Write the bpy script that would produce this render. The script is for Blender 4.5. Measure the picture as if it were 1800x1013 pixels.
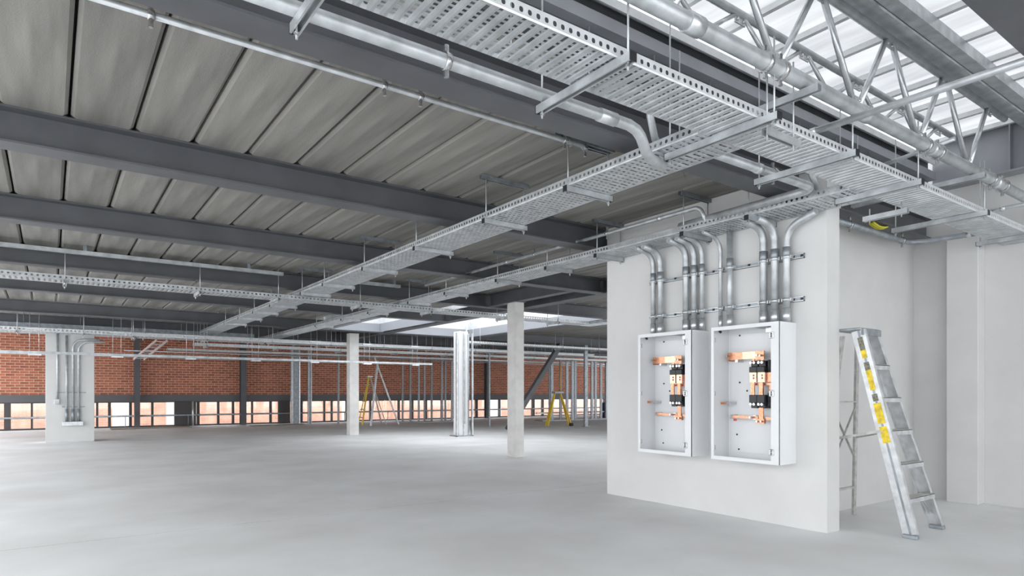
import bpy, math, random
from math import pi, sin, cos, radians, hypot
from mathutils import Vector, Matrix

random.seed(7)
for o in list(bpy.data.objects):
    bpy.data.objects.remove(o, do_unlink=True)
scene = bpy.context.scene
COL = scene.collection

# ------------------------------------------------------------------ camera, world, sun, exposure
H = 1.2
cam_data = bpy.data.cameras.new('camera')
cam = bpy.data.objects.new('camera', cam_data)
COL.objects.link(cam)
scene.camera = cam
FPX = 1125.49
cam_data.sensor_fit = 'HORIZONTAL'
cam_data.sensor_width = 36.0
cam_data.lens = FPX / 1800 * 36
cam_data.shift_y = (691.0 - 506.5) / 1800
cam_data.clip_end = 300
cam.location = (0, 0, H)
# world +X runs to the right-hand vanishing point, world +Y to the left-hand one
cam.rotation_euler = (pi / 2, 0, -math.atan2(1125.49, 1560.0))

world = bpy.data.worlds.new('world')
scene.world = world
world.use_nodes = True
wn = world.node_tree.nodes
bg = wn['Background']
bg.inputs['Color'].default_value = (0.935, 0.965, 1.0, 1)
bg.inputs['Strength'].default_value = 2.2

scene.view_settings.view_transform = 'Standard'
scene.view_settings.look = 'None'
scene.view_settings.gamma = 1.0
scene.view_settings.use_curve_mapping = False
scene.view_settings.exposure = 0.74

# ------------------------------------------------------------------ materials
MATS = {}
def mat(name, col, rough=0.6, metal=0.0, noise=0.0, nscale=8.0, bump=0.0, bscale=60.0, stretch=None, col2=None, spec=0.5):
    m = bpy.data.materials.new(name)
    m.use_nodes = True
    nt = m.node_tree
    b = nt.nodes['Principled BSDF']
    b.inputs['Base Color'].default_value = (*col, 1)
    b.inputs['Roughness'].default_value = rough
    b.inputs['Metallic'].default_value = metal
    b.inputs['Specular IOR Level'].default_value = spec
    tc = nt.nodes.new('ShaderNodeTexCoord')
    src = tc.outputs['Object']
    if stretch:
        mp = nt.nodes.new('ShaderNodeMapping')
        mp.inputs['Scale'].default_value = stretch
        nt.links.new(src, mp.inputs['Vector'])
        src = mp.outputs['Vector']
    if noise > 0:
        n = nt.nodes.new('ShaderNodeTexNoise')
        n.inputs['Scale'].default_value = nscale
        n.inputs['Detail'].default_value = 6
        nt.links.new(src, n.inputs['Vector'])
        r = nt.nodes.new('ShaderNodeValToRGB')
        c2 = col2 or tuple(max(0, c * (1 - noise)) for c in col)
        c1 = tuple(min(1, c * (1 + noise * 0.5)) for c in col)
        r.color_ramp.elements[0].position = 0.32
        r.color_ramp.elements[1].position = 0.68
        r.color_ramp.elements[0].color = (*c2, 1)
        r.color_ramp.elements[1].color = (*c1, 1)
        nt.links.new(n.outputs['Fac'], r.inputs['Fac'])
        nt.links.new(r.outputs['Color'], b.inputs['Base Color'])
    if bump > 0:
        n2 = nt.nodes.new('ShaderNodeTexNoise')
        n2.inputs['Scale'].default_value = bscale
        n2.inputs['Detail'].default_value = 4
        nt.links.new(tc.outputs['Object'], n2.inputs['Vector'])
        bp = nt.nodes.new('ShaderNodeBump')
        bp.inputs['Strength'].default_value = bump
        bp.inputs['Distance'].default_value = 0.01
        nt.links.new(n2.outputs['Fac'], bp.inputs['Height'])
        nt.links.new(bp.outputs['Normal'], b.inputs['Normal'])
    MATS[name] = m
    return m

mat('galv', (0.56, 0.585, 0.60), 0.44, 0.6, 0.25, 9, 0.0)
mat('galv_rail_lit', (0.74, 0.755, 0.77), 0.42, 0.35, 0.12, 14)  # paler galv: skylight on the tray rails put into the colour
mat('galv_bright', (0.66, 0.68, 0.695), 0.34, 0.7, 0.18, 14, 0.0)
mat('galv_dull', (0.36, 0.39, 0.415), 0.5, 0.7, 0.25, 12, 0.0)
mat('galv_bed', (0.58, 0.60, 0.615), 0.42, 0.75, 0.2, 9)
mat('lit_web_grey', (0.30, 0.315, 0.34), 0.6)  # tone of beam webs under the skylight, set as a colour
mat('white_steel', (0.72, 0.73, 0.74), 0.45, 0.2, 0.1, 10)
mat('steel_paint', (0.105, 0.108, 0.117), 0.5, 0.0, 0.15, 3, 0.05, 40)
mat('steel_paint_light', (0.30, 0.31, 0.33), 0.5, 0.0, 0.12, 3)
mat('plank', (0.262, 0.252, 0.232), 0.9, 0.0, 0.38, 2.0, 0.3, 110, stretch=(3.2, 0.28, 1))
mat('joint_dark', (0.05, 0.05, 0.05), 0.9)
mat('floor', (0.78, 0.785, 0.79), 0.62, 0.0, 0.16, 0.9, 0.06, 30, col2=(0.71, 0.71, 0.705))
mat('wall_white', (0.665, 0.66, 0.65), 0.75, 0.0, 0.05, 2.5, 0.06, 50)
mat('concrete_col', (0.68, 0.665, 0.645), 0.8, 0.0, 0.12, 5, 0.1, 40)
mat('brick', (0.47, 0.155, 0.092), 0.9, 0.0, 0.18, 9.0, 0.2, 60)
mat('mortar', (0.80, 0.62, 0.47), 0.95, 0.0, 0.15, 20)
mat('brick_pale', (0.66, 0.37, 0.28), 0.9, 0.0, 0.3, 3.0)
mat('mortar_pale', (0.75, 0.60, 0.51), 0.95)
mat('frame_dark', (0.07, 0.062, 0.062), 0.5)
mat('panel_grey', (0.13, 0.13, 0.135), 0.6)
mat('cabinet', (0.78, 0.79, 0.80), 0.35, 0.0, 0.02, 4)
mat('copper', (0.70, 0.33, 0.20), 0.32, 0.8, 0.3, 40)
mat('copper_bright', (0.80, 0.47, 0.33), 0.25, 0.8, 0.25, 60)
mat('black_plastic', (0.018, 0.019, 0.022), 0.4)
mat('chrome', (0.62, 0.62, 0.62), 0.25, 0.9, 0.3, 60)
mat('alu', (0.66, 0.67, 0.68), 0.42, 0.6, 0.2, 14)
mat('alu_step', (0.56, 0.55, 0.53), 0.6, 0.3, 0.25, 20)
mat('yellow', (0.85, 0.62, 0.03), 0.5, 0.0, 0.35, 25)
mat('yellow_plain', (0.75, 0.50, 0.02), 0.5)
mat('label_dark', (0.22, 0.21, 0.16), 0.6, 0, 0.5, 60)
mat('cable_yellow', (0.80, 0.74, 0.05), 0.4)
mat('orange_wood', (0.62, 0.33, 0.10), 0.7)
mat('board', (0.30, 0.25, 0.21), 0.8, 0, 0.2, 4)
mat('blue_cloth', (0.04, 0.05, 0.14), 0.8)
mat('red_mark', (0.6, 0.05, 0.05), 0.5)
mat('white_paint', (0.82, 0.82, 0.82), 0.6)
mat('ground', (0.72, 0.70, 0.67), 0.9, 0, 0.1, 1)

def vary(name, lo, hi):
    """each brick of a mesh, and each brick object, gets its own shade"""
    nt = MATS[name].node_tree
    b = nt.nodes['Principled BSDF']
    src = b.inputs['Base Color'].links[0].from_socket
    g = nt.nodes.new('ShaderNodeNewGeometry')
    oi = nt.nodes.new('ShaderNodeObjectInfo')
    ad = nt.nodes.new('ShaderNodeMath')
    nt.links.new(g.outputs['Random Per Island'], ad.inputs[0])
    nt.links.new(oi.outputs['Random'], ad.inputs[1])
    fr = nt.nodes.new('ShaderNodeMath')
    fr.operation = 'FRACT'
    nt.links.new(ad.outputs[0], fr.inputs[0])
    mr = nt.nodes.new('ShaderNodeMapRange')
    mr.inputs['To Min'].default_value = lo
    mr.inputs['To Max'].default_value = hi
    nt.links.new(fr.outputs[0], mr.inputs['Value'])
    hs = nt.nodes.new('ShaderNodeHueSaturation')
    nt.links.new(src, hs.inputs['Color'])
    nt.links.new(mr.outputs[0], hs.inputs['Value'])
    nt.links.new(hs.outputs['Color'], b.inputs['Base Color'])
vary('brick', 0.72, 1.18)
vary('plank', 0.90, 1.08)

def glass_mat():
    m = bpy.data.materials.new('pane_glass')
    m.use_nodes = True
    nt = m.node_tree
    nt.nodes.remove(nt.nodes['Principled BSDF'])
    out = nt.nodes['Material Output']
    t = nt.nodes.new('ShaderNodeBsdfTransparent')
    g = nt.nodes.new('ShaderNodeBsdfGlossy')
    g.inputs['Roughness'].default_value = 0.02
    mx = nt.nodes.new('ShaderNodeMixShader')
    mx.inputs['Fac'].default_value = 0.06
    nt.links.new(t.outputs[0], mx.inputs[1])
    nt.links.new(g.outputs[0], mx.inputs[2])
    nt.links.new(mx.outputs[0], out.inputs['Surface'])
    MATS['glass'] = m
glass_mat()

def sheet_mat(key, lo, hi, clear):
    m = bpy.data.materials.new('rooflight_' + key)
    m.use_nodes = True
    nt = m.node_tree
    nt.nodes.remove(nt.nodes['Principled BSDF'])
    out = nt.nodes['Material Output']
    tc = nt.nodes.new('ShaderNodeTexCoord')
    mp = nt.nodes.new('ShaderNodeMapping')
    mp.inputs['Scale'].default_value = (3.0, 0.5, 1)
    nt.links.new(tc.outputs['Object'], mp.inputs['Vector'])
    n = nt.nodes.new('ShaderNodeTexNoise')
    n.inputs['Scale'].default_value = 1.6
    n.inputs['Detail'].default_value = 3
    nt.links.new(mp.outputs['Vector'], n.inputs['Vector'])
    r = nt.nodes.new('ShaderNodeValToRGB')
    r.color_ramp.elements[0].position = 0.35
    r.color_ramp.elements[1].position = 0.6
    r.color_ramp.elements[0].color = (lo, lo, lo * 1.02, 1)
    r.color_ramp.elements[1].color = (hi, hi, hi, 1)
    nt.links.new(n.outputs['Fac'], r.inputs['Fac'])
    tl = nt.nodes.new('ShaderNodeBsdfTranslucent')
    tr = nt.nodes.new('ShaderNodeBsdfTransparent')
    nt.links.new(r.outputs['Color'], tl.inputs['Color'])
    mx = nt.nodes.new('ShaderNodeMixShader')
    mx.inputs['Fac'].default_value = clear
    nt.links.new(tl.outputs[0], mx.inputs[1])
    nt.links.new(tr.outputs[0], mx.inputs[2])
    nt.links.new(mx.outputs[0], out.inputs['Surface'])
    MATS[key] = m
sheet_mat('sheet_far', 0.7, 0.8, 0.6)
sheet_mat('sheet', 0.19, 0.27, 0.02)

# ------------------------------------------------------------------ mesh helpers
class MB:
    def __init__(self):
        self.v = []
        self.f = []
        self.s = []
    def add(self, vs, fs, smooth=False):
        n = len(self.v)
        self.v += [tuple(p) for p in vs]
        self.f += [tuple(i + n for i in f) for f in fs]
        self.s += [smooth] * len(fs)
        return self
    def box(self, x0, x1, y0, y1, z0, z1):
        if x0 > x1: x0, x1 = x1, x0
        if y0 > y1: y0, y1 = y1, y0
        if z0 > z1: z0, z1 = z1, z0
        vs = [(x0, y0, z0), (x1, y0, z0), (x1, y1, z0), (x0, y1, z0), (x0, y0, z1), (x1, y0, z1), (x1, y1, z1), (x0, y1, z1)]
        return self.add(vs, [(0, 3, 2, 1), (4, 5, 6, 7), (0, 1, 5, 4), (1, 2, 6, 5), (2, 3, 7, 6), (3, 0, 4, 7)])
    def cbox(self, x0, x1, y0, y1, z0, z1, c):
        """box with chamfered edges on every side"""
        xs, ys, zs = (x0, x1), (y0, y1), (z0, z1)
        vs = []
        idx = {}
        for i in (0, 1):
            for j in (0, 1):
                for k in (0, 1):
                    sx, sy, sz = (1, -1)[i], (1, -1)[j], (1, -1)[k]
                    for a in range(3):
                        p = [xs[i] + sx * c, ys[j] + sy * c, zs[k] + sz * c]
                        p[a] = (xs[i], ys[j], zs[k])[a]
                        idx[(i, j, k, a)] = len(vs)
                        vs.append(p)
        fs = []
        I = idx
        for i in (0, 1):
            fs.append((I[(i, 0, 0, 0)], I[(i, 1, 0, 0)], I[(i, 1, 1, 0)], I[(i, 0, 1, 0)]))
            fs.append((I[(0, i, 0, 1)], I[(1, i, 0, 1)], I[(1, i, 1, 1)], I[(0, i, 1, 1)]))
            fs.append((I[(0, 0, i, 2)], I[(1, 0, i, 2)], I[(1, 1, i, 2)], I[(0, 1, i, 2)]))
        for a in (0, 1):
            for b in (0, 1):
                fs.append((I[(0, a, b, 1)], I[(1, a, b, 1)], I[(1, a, b, 2)], I[(0, a, b, 2)]))
                fs.append((I[(a, 0, b, 0)], I[(a, 1, b, 0)], I[(a, 1, b, 2)], I[(a, 0, b, 2)]))
                fs.append((I[(a, b, 0, 0)], I[(a, b, 1, 0)], I[(a, b, 1, 1)], I[(a, b, 0, 1)]))
        for i in (0, 1):
            for j in (0, 1):
                for k in (0, 1):
                    fs.append((I[(i, j, k, 0)], I[(i, j, k, 1)], I[(i, j, k, 2)]))
        return self.add(vs, fs)
    def prism(self, prof, axis, a0, a1):
        """closed 2-D profile extruded along an axis; profile is (y,z) for X, (x,z) for Y, (x,y) for Z"""
        n = len(prof)
        def P(u, w, a):
            return (a, u, w) if axis == 'X' else ((u, a, w) if axis == 'Y' else (u, w, a))
        vs = [P(u, w, a0) for u, w in prof] + [P(u, w, a1) for u, w in prof]
        fs = [(i, (i + 1) % n, n + (i + 1) % n, n + i) for i in range(n)]
        fs += [tuple(range(n))[::-1], tuple(range(n, 2 * n))]
        return self.add(vs, fs)
    def tube(self, pts, r, n=12, caps=True, r2=None, smooth=True):
        pts = [Vector(p) for p in pts]
        m = len(pts)
        t0 = (pts[1] - pts[0]).normalized()
        up = Vector((0, 0, 1)) if abs(t0.z) < 0.9 else Vector((1, 0, 0))
        u = t0.cross(up).normalized()
        vs = []
        for i, p in enumerate(pts):
            if i == 0: t = t0
            elif i == m - 1: t = (pts[-1] - pts[-2]).normalized()
            else: t = ((pts[i + 1] - p).normalized() + (p - pts[i - 1]).normalized()).normalized()
            u = (u - t * u.dot(t)).normalized()
            w = t.cross(u)
            rr = r if r2 is None else r + (r2 - r) * i / (m - 1)
            for k in range(n):
                a = 2 * pi * k / n
                vs.append(p + u * (rr * cos(a)) + w * (rr * sin(a)))
        fs = []
        for i in range(m - 1):
            for k in range(n):
                k2 = (k + 1) % n
                fs.append((i * n + k, i * n + k2, (i + 1) * n + k2, (i + 1) * n + k))
        self.add(vs, fs, smooth)
        if caps:
            base = len(self.v) - len(vs)
            self.f += [tuple(base + k for k in range(n))[::-1], tuple(base + (m - 1) * n + k for k in range(n))]
            self.s += [False, False]
        return self
    def bar(self, a, b, w, d, up=(0, 0, 1)):
        """rectangular bar from a to b: w across (horizontal), d in the other direction"""
        a, b = Vector(a), Vector(b)
        t = (b - a).normalized()
        upv = Vector(up)
        if abs(t.dot(upv)) > 0.98: upv = Vector((1, 0, 0))
        u = t.cross(upv).normalized() * (w / 2)
        q = t.cross(u).normalized() * (d / 2)
        vs = [a - u - q, a + u - q, a + u + q, a - u + q, b - u - q, b + u - q, b + u + q, b - u + q]
        return self.add(vs, [(0, 3, 2, 1), (4, 5, 6, 7), (0, 1, 5, 4), (1, 2, 6, 5), (2, 3, 7, 6), (3, 0, 4, 7)])
    def build(self, name, m, parent=None, base=None):
        me = bpy.data.meshes.new(name)
        if base is None:
            base = parent.location if parent is not None else Vector((0, 0, 0))
            if parent is not None and parent.parent is not None:
                base = ROOTLOC[parent.name]
        bx, by, bz = base
        me.from_pydata([(x - bx, y - by, z - bz) for x, y, z in self.v], [], self.f)
        me.polygons.foreach_set('use_smooth', self.s)
        me.materials.append(MATS[m])
        me.update()
        o = bpy.data.objects.new(name, me)
        COL.objects.link(o)
        if parent is not None:
            o.parent = parent
            ROOTLOC[o.name] = Vector(base)
        else:
            o.location = base
        return o
ROOTLOC = {}

def tag(o, label=None, cat=None, group=None, kind=None):
    if label: o['label'] = label
    if cat: o['category'] = cat
    if group: o['group'] = group
    if kind: o['kind'] = kind
    return o

def thing(name, label, cat, loc, group=None, kind=None):
    o = bpy.data.objects.new(name, None)
    o.empty_display_size = 0.1
    o.location = loc
    COL.objects.link(o)
    return tag(o, label, cat, group, kind)

ORD = ['first', 'second', 'third', 'fourth', 'fifth', 'sixth', 'seventh', 'eighth', 'ninth', 'tenth', 'eleventh', 'twelfth', 'thirteenth', 'fourteenth', 'fifteenth', 'sixteenth']

def fillet(pts, rad, n=8):
    pts = [Vector(p) for p in pts]
    out = [pts[0]]
    for i in range(1, len(pts) - 1):
        p, a, b = pts[i], pts[i - 1], pts[i + 1]
        d1, d2 = (a - p), (b - p)
        ang = d1.angle(d2)
        tl = min(rad / math.tan(ang / 2), d1.length * 0.49, d2.length * 0.49)
        rr = tl * math.tan(ang / 2)
        s, e = p + d1.normalized() * tl, p + d2.normalized() * tl
        bis = (d1.normalized() + d2.normalized()).normalized()
        c = p + bis * (rr / sin(ang / 2))
        v1, v2 = s - c, e - c
        tot = v1.angle(v2)
        ax = v1.cross(v2).normalized()
        for k in range(n + 1):
            out.append(c + Matrix.Rotation(tot * k / n, 3, ax) @ v1)
    out.append(pts[-1])
    return out

def ibeam_prof(c, z0, z1, bw, tf=0.014, tw=0.009):
    """I-section around c with total height z0..z1 and flange width bw"""
    b, t = bw / 2, tw / 2
    return [(c - b, z0), (c + b, z0), (c + b, z0 + tf), (c + t, z0 + tf), (c + t, z1 - tf), (c + b, z1 - tf), (c + b, z1), (c - b, z1), (c - b, z1 - tf), (c - t, z1 - tf), (c - t, z0 + tf), (c - b, z0 + tf)]

# ------------------------------------------------------------------ structure: floor, walls, ceiling
ZC, ZB = 3.15, 2.90
JY = 6.22          # saw-cut joint across the floor slab
fl = thing('floor', None, None, (0, 0, 0), kind='structure')
MB().box(-9, 30, -7, JY - 0.007, -0.2, 0).build('floor_slab', 'floor', fl)
MB().box(-9, 30, JY + 0.007, 12.20 - 0.01, -0.2, 0).build('floor_slab', 'floor', fl)
MB().box(-9, 30, 12.20 + 0.01, 26.05, -0.2, 0).build('floor_slab', 'floor', fl)
MB().box(-9, 30, 12.20 - 0.01, 12.20 + 0.01, -0.2, -0.002).build('floor_joint', 'joint_dark', fl)
MB().box(-9, 30, JY - 0.007, JY + 0.007, -0.2, -0.002).build('floor_joint', 'joint_dark', fl)

XW = 5.385
tag(MB().prism([(XW, 2.862), (XW + 0.205, 2.862), (XW + 0.205, 5.525), (XW, 5.525)], 'Z', 0, ZC - 0.0).build('wall_service', 'wall_white'), kind='structure')
tag(MB().box(XW + 0.205, 8.22, 3.335, 3.50, 0, ZC).build('wall_alcove', 'wall_white'), kind='structure')
tag(MB().box(8.22, 8.40, -6.8, 3.50, 0, 3.95).build('wall_right', 'wall_white'), kind='structure')
tag(MB().box(XW + 0.205, 8.40, 5.40, 5.525, 0, ZC).build('wall_core', 'wall_white'), kind='structure')
tag(MB().box(8.22, 8.40, 3.50, 5.40, 0, ZC).build('wall_core_side', 'wall_white'), kind='structure')
pil = thing('pilaster', 'white plastered pilaster standing against the right-hand wall', 'pilaster', (8.1, 2.77, 0), kind='structure')
MB().cbox(8.03, 8.22, 2.63, 2.93, 0, 2.95, 0.006).build('shaft', 'wall_white', pil)

# ceiling planks, bay by bay, between the steel beams
BEAMS = [3.02, 5.50, 7.93, 10.54, 13.25, 16.85]       # near flange edge of each beam
BW = 0.20
ceil = thing('ceiling', None, None, (0, 0, ZC), kind='structure')
bays = [
    (3.02 + 0.05, 5.50 + 0.035, -2.3, 8.3),
    (5.50 + 0.06, 7.93 + 0.035, -2.3, 8.8),
    (7.93 + 0.06, 10.54 + 0.035, -2.3, 10.6),
    (10.54 + 0.06, 13.25 + 0.035, -2.3, 7.5),
    (13.25 + 0.06, 16.85 + 0.035, -2.3, 5.9),
]
PJ = 0.11
plank_mesh = {}
for bi, (ya, yb, xa, xb) in enumerate(bays):
    k0 = math.ceil((xa - PJ) / 0.4)
    k1 = math.floor((xb - PJ) / 0.4)
    for k in range(k0, k1):
        x0 = PJ + 0.4 * k
        if bi not in plank_mesh:
            g = 0.008
            mb = MB()
            # bottom face inset by a chamfer on all four edges, rounded plank corners
            c, r = 0.022, 0.035
            def ring(i, z, rr):
                pts = []
                for cx, cy, a0 in ((0.4 - g - i - rr, yb - ya - i - rr, 0), (g + i + rr, yb - ya - i - rr, 90), (g + i + rr, i + rr, 180), (0.4 - g - i - rr, i + rr, 270)):
                    for s in (0, 45, 90):
                        a = radians(a0 + s)
                        pts.append((cx + rr * cos(a), cy + rr * sin(a), z))
                return pts
            R0, R1, R2 = ring(0, 0.15, r), ring(0, c, r), ring(c, 0, r)
            n = len(R0)
            fs = []
            for q in range(2):
                for i in range(n):
                    j = (i + 1) % n
                    fs.append((q * n + i, (q + 1) * n + i, (q + 1) * n + j, q * n + j))
            fs.append(tuple(range(2 * n, 3 * n))[::-1])
            fs.append(tuple(range(n)))
            mb.add(R0 + R1 + R2, fs)
            o = mb.build('ceiling_plank', 'plank', None, (0, 0, 0))
            plank_mesh[bi] = o.data
        else:
            o = bpy.data.objects.new('ceiling_plank', plank_mesh[bi])
            COL.objects.link(o)
        o.parent = ceil
        o.location = (x0, ya, random.uniform(-0.002, 0.003))
# screed above the planks closes the joints; plain soffit where the planks cannot be told apart
for (ya, yb, xa, xb) in bays:
    MB().box(xa - 0.3, xb, ya, yb, ZC + 0.152, ZC + 0.25).build('screed', 'joint_dark', ceil)
MB().box(-2.6, 30, 17.05, 26.2, ZC, ZC + 0.2).build('soffit_or_added_slab', 'plank', ceil)
MB().box(11.0, 30, 5.56, 10.6, ZC, ZC + 0.2).build('soffit_or_added_slab', 'plank', ceil)  # unseen roof gap left before this slab, added to light the mid floor
MB().box(10.7, 30, 10.6, 17.05, ZC, ZC + 0.2).build('soffit_or_added_slab', 'plank', ceil)
MB().box(-1.0, 8.2, -4.5, 0.95, ZC + 0.2, ZC + 0.4).build('soffit_or_added_slab', 'plank', ceil)  # unseen slab over the camera, put in to cut light on the service wall
MB().box(8.3, 11.7, 3.4, 5.56, ZC, ZC + 0.2).build('soffit_or_added_slab', 'plank', ceil)

# brick spandrel wall with strip windows below, at the far side
YB = 25.8
wb = thing('wall_brick', None, None, (-1.5, YB, 1.13), kind='structure')
MB().box(-8, 30, YB + 0.008, YB + 0.22, 1.13, ZC + 0.1).build('mortar_bed', 'mortar', wb)
bm_ = MB().cbox(0, 0.224, 0, 0.1, 0, 0.071, 0.003)
proto = bm_.build('brick', 'brick', None, (0, 0, 0))
brick_me = proto.data
bpy.data.objects.remove(proto, do_unlink=True)
NB = 0
stuffv = MB()
for r in range(24):
    z = 1.135 + r * 0.0865
    off = 0.12 if r % 2 else 0.0
    k = 0
    x = -1.5 + off
    while x < 29.5:
        if x < 1.95 and NB < 300:
            if not (x > 0.0 and x + 0.23 < 1.0):       # hidden behind the white pier
                o = bpy.data.objects.new('brick', brick_me)
                COL.objects.link(o)
                o.parent = wb
                o.location = (x + 1.5, random.uniform(-0.004, 0.003), z - 1.13)
                NB += 1
            else:
                stuffv.box(x, x + 0.224, YB, YB + 0.1, z, z + 0.071)
        else:
            d = random.uniform(-0.004, 0.003)
            stuffv.box(x, x + 0.224, YB + d, YB + 0.1, z, z + 0.071)
        x += 0.24
    x = -1.5 + off - 0.24
    while x > -7.8:
        stuffv.box(x, x + 0.224, YB, YB + 0.1, z, z + 0.071)
        x -= 0.24
o = stuffv.build('bricks', 'brick', wb)
o['kind'] = 'stuff'
tag(MB().box(-8, 30, YB - 0.05, YB + 0.2, 0.89, 1.13).build('trim_1', 'panel_grey'), kind='structure')
tag(MB().box(-8, 30, YB - 0.02, YB + 0.25, 0.0, 0.05).build('trim_2', 'frame_dark'), kind='structure')

# strip windows: start, end and the mullions between them
wins = [
    (-7.8, 2.397, [(-1.181, -1.011), (-0.505, -0.447), (0.443, 0.489), (0.992, 1.039), (1.264, 1.329), (1.607, 1.689), (2.226, 2.311)]),
    (2.569, 5.902, [(2.901, 2.972), (4.364, 4.459), (5.059, 5.138), (5.577, 5.657)]),
    (6.107, 11.787, [(6.273, 6.336), (6.95, 7.037), (9.096, 9.167), (9.407, 9.479), (10.041, 10.115), (11.104, 11.181)]),
    (11.84, 17.188, [(12.435, 12.517), (13.101, 13.186), (13.786, 13.873), (14.61, 14.7), (15.246, 15.338), (16.471, 16.6)]),
    (17.321, 29.5, [(17.824, 17.926), (19.898, 20.045), (20.526, 20.638), (21.747, 21.864), (22.739, 22.86), (23.975, 24.101), (24.915, 25.045)]),
]
for wi, (xa, xb, muls) in enumerate(wins):
    w = thing('window_%d' % (wi + 1), None, None, (xa, YB + 0.05, 0.05), kind='structure')
    xs = []
    for (m0, m1) in muls:
        MB().box(m0, m1, YB + 0.0, YB + 0.1, 0.05, 0.89).build('mullion', 'frame_dark', w)
        xs += [m0, m1]
    MB().box(xa, xb, YB + 0.02, YB + 0.08, 0.37, 0.425).build('rail', 'frame_dark', w)
    MB().box(xa, xb, YB + 0.02, YB + 0.08, 0.86, 0.89).build('head', 'frame_dark', w)
    edges = [xa] + xs + [xb]
    for i in range(0, len(edges) - 1, 2):
        if edges[i + 1] - edges[i] > 0.05:
            MB().box(edges[i], edges[i + 1], YB + 0.045, YB + 0.053, 0.05, 0.37).build('pane', 'glass', w)
            MB().box(edges[i], edges[i + 1], YB + 0.045, YB + 0.053, 0.425, 0.86).build('pane', 'glass', w)

# neighbouring building and ground outside
gnd = tag(MB().box(-40, 60, 26.1, 60, -0.6, -0.3).build('ground_outside', 'ground'), kind='structure')
nb = thing('wall_neighbour', None, None, (0, 33, -0.3), kind='structure')
MB().box(-20, 50, 33.01, 33.4, -0.3, 2.75).build('mortar_bed', 'mortar_pale', nb)
pb = MB()
for r in range(34):
    z = -0.3 + r * 0.0865
    x = -6 + (0.12 if r % 2 else 0)
    while x < 44:
        pb.box(x, x + 0.229, 33.0, 33.05, z, z + 0.076)
        x += 0.24
pbo = pb.build('bricks', 'brick_pale', nb)
pbo['kind'] = 'stuff'
for i, (xa, xb) in enumerate([(2.2, 2.9), (4.3, 5.6), (12.6, 13.3), (22.0, 22.9)]):
    MB().box(xa, xb, 32.9, 33.02, -0.3, 2.6).build('render_panel', 'white_paint', nb)

# ------------------------------------------------------------------ steel frame
NAMES = ['first', 'second', 'third', 'fourth', 'fifth', 'sixth']
for i, y in enumerate(BEAMS):
    x1 = 8.0 if i == 0 else 7.66
    lab = ['dark grey steel beam carrying the edge of the skylight, beside the wide cable tray',
           'dark grey steel ceiling beam nearest the camera, running to the service wall corner',
           'third dark grey ceiling beam counted from the skylight',
           'fourth dark grey ceiling beam from the skylight, above the thin crossing tray',
           'fifth dark grey ceiling beam counted from the skylight',
           'farthest dark grey ceiling beam, just in front of the white pier'][i]
    tag(MB().prism(ibeam_prof(y + BW / 2, ZB, ZC - 0.001, BW), 'X', -2.6, x1).build('steel_beam', 'steel_paint'), lab, 'beam', 'ceiling beams')
for y, lab in ((19.9, 'dark steel beam beyond the white pier, second from the brick wall'), (22.9, 'dark steel beam nearest the brick wall, under the far soffit')):
    tag(MB().prism(ibeam_prof(y + BW / 2, ZB, ZC - 0.001, BW), 'X', -2.6, 24).build('steel_beam', 'steel_paint'), lab, 'beam', 'far beams')
gird = thing('steel_girder', 'long dark steel girder running away behind the square white column', 'girder', (7.78, 14, ZB))
MB().prism(ibeam_prof(7.78, ZB, ZC - 0.001, 0.24), 'Y', 5.55, 19.88).build('section', 'steel_paint', gird)
for y in (7.93, 10.54, 16.85):
    MB().box(7.655, 7.662, y + 0.02, y + 0.18, ZB + 0.03, ZC - 0.03).build('end_plate', 'steel_paint', gird)
for (y, x1, lab) in ((7.93, 14, 'dark steel beam right of the long girder, nearest the service wall'), (10.54, 14, 'dark steel beam at the near edge of the far rooflight'), (16.85, 24, 'dark steel beam at the far edge of the far rooflight')):
    tag(MB().prism(ibeam_prof(y + BW / 2, ZB, ZC - 0.001, BW), 'X', 7.91, x1).build('steel_beam', 'steel_paint'), lab, 'beam', 'beams right of the girder')
tag(MB().prism(ibeam_prof(10.6, ZB, ZC - 0.001, BW), 'Y', 10.75, 16.84).build('steel_beam', 'steel_paint'), 'dark steel trimmer beam on the right side of the far rooflight', 'beam', 'beams right of the girder')
tag(MB().prism(ibeam_prof(7.08, ZB, ZC - 0.001, 0.16), 'Y', 8.14, 10.53).build('steel_beam', 'steel_paint'), 'short dark steel beam sitting on the nearest square column', 'beam')
tag(MB().prism(ibeam_prof(6.0, ZB, ZC - 0.001, 0.16), 'Y', 13.46, 16.84).build('steel_beam', 'steel_paint_light'), 'pale trimmer beam on the left side of the far rooflight', 'beam')

# far rooflights over the two openings
for (xa, xb, ya, yb, lab) in ((6.0, 7.66, 13.4, 16.9, 'bright translucent rooflight left of the long girder, far ceiling'), (7.9, 10.6, 10.7, 16.9, 'bright translucent rooflight right of the long girder, far ceiling')):
    t = thing('rooflight', lab, 'skylight', ((xa + xb) / 2, (ya + yb) / 2, ZC))
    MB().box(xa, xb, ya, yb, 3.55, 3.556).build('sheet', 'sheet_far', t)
    for (a, b, c, d) in ((xa - 0.04, xa, ya, yb), (xb, xb + 0.04, ya, yb), (xa, xb, ya - 0.04, ya), (xa, xb, yb, yb + 0.04)):
        MB().box(a, b, c, d, ZC, 3.56).build('upstand', 'white_steel', t)
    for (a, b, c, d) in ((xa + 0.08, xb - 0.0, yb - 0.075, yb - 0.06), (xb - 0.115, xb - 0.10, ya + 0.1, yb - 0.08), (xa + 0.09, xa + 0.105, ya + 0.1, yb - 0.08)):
        MB().box(a, b, c, d, ZB + 0.02, ZC).build('lit_web_plate', 'lit_web_grey', t)  # added plates: skylight on the dark webs put into a paler colour

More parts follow.
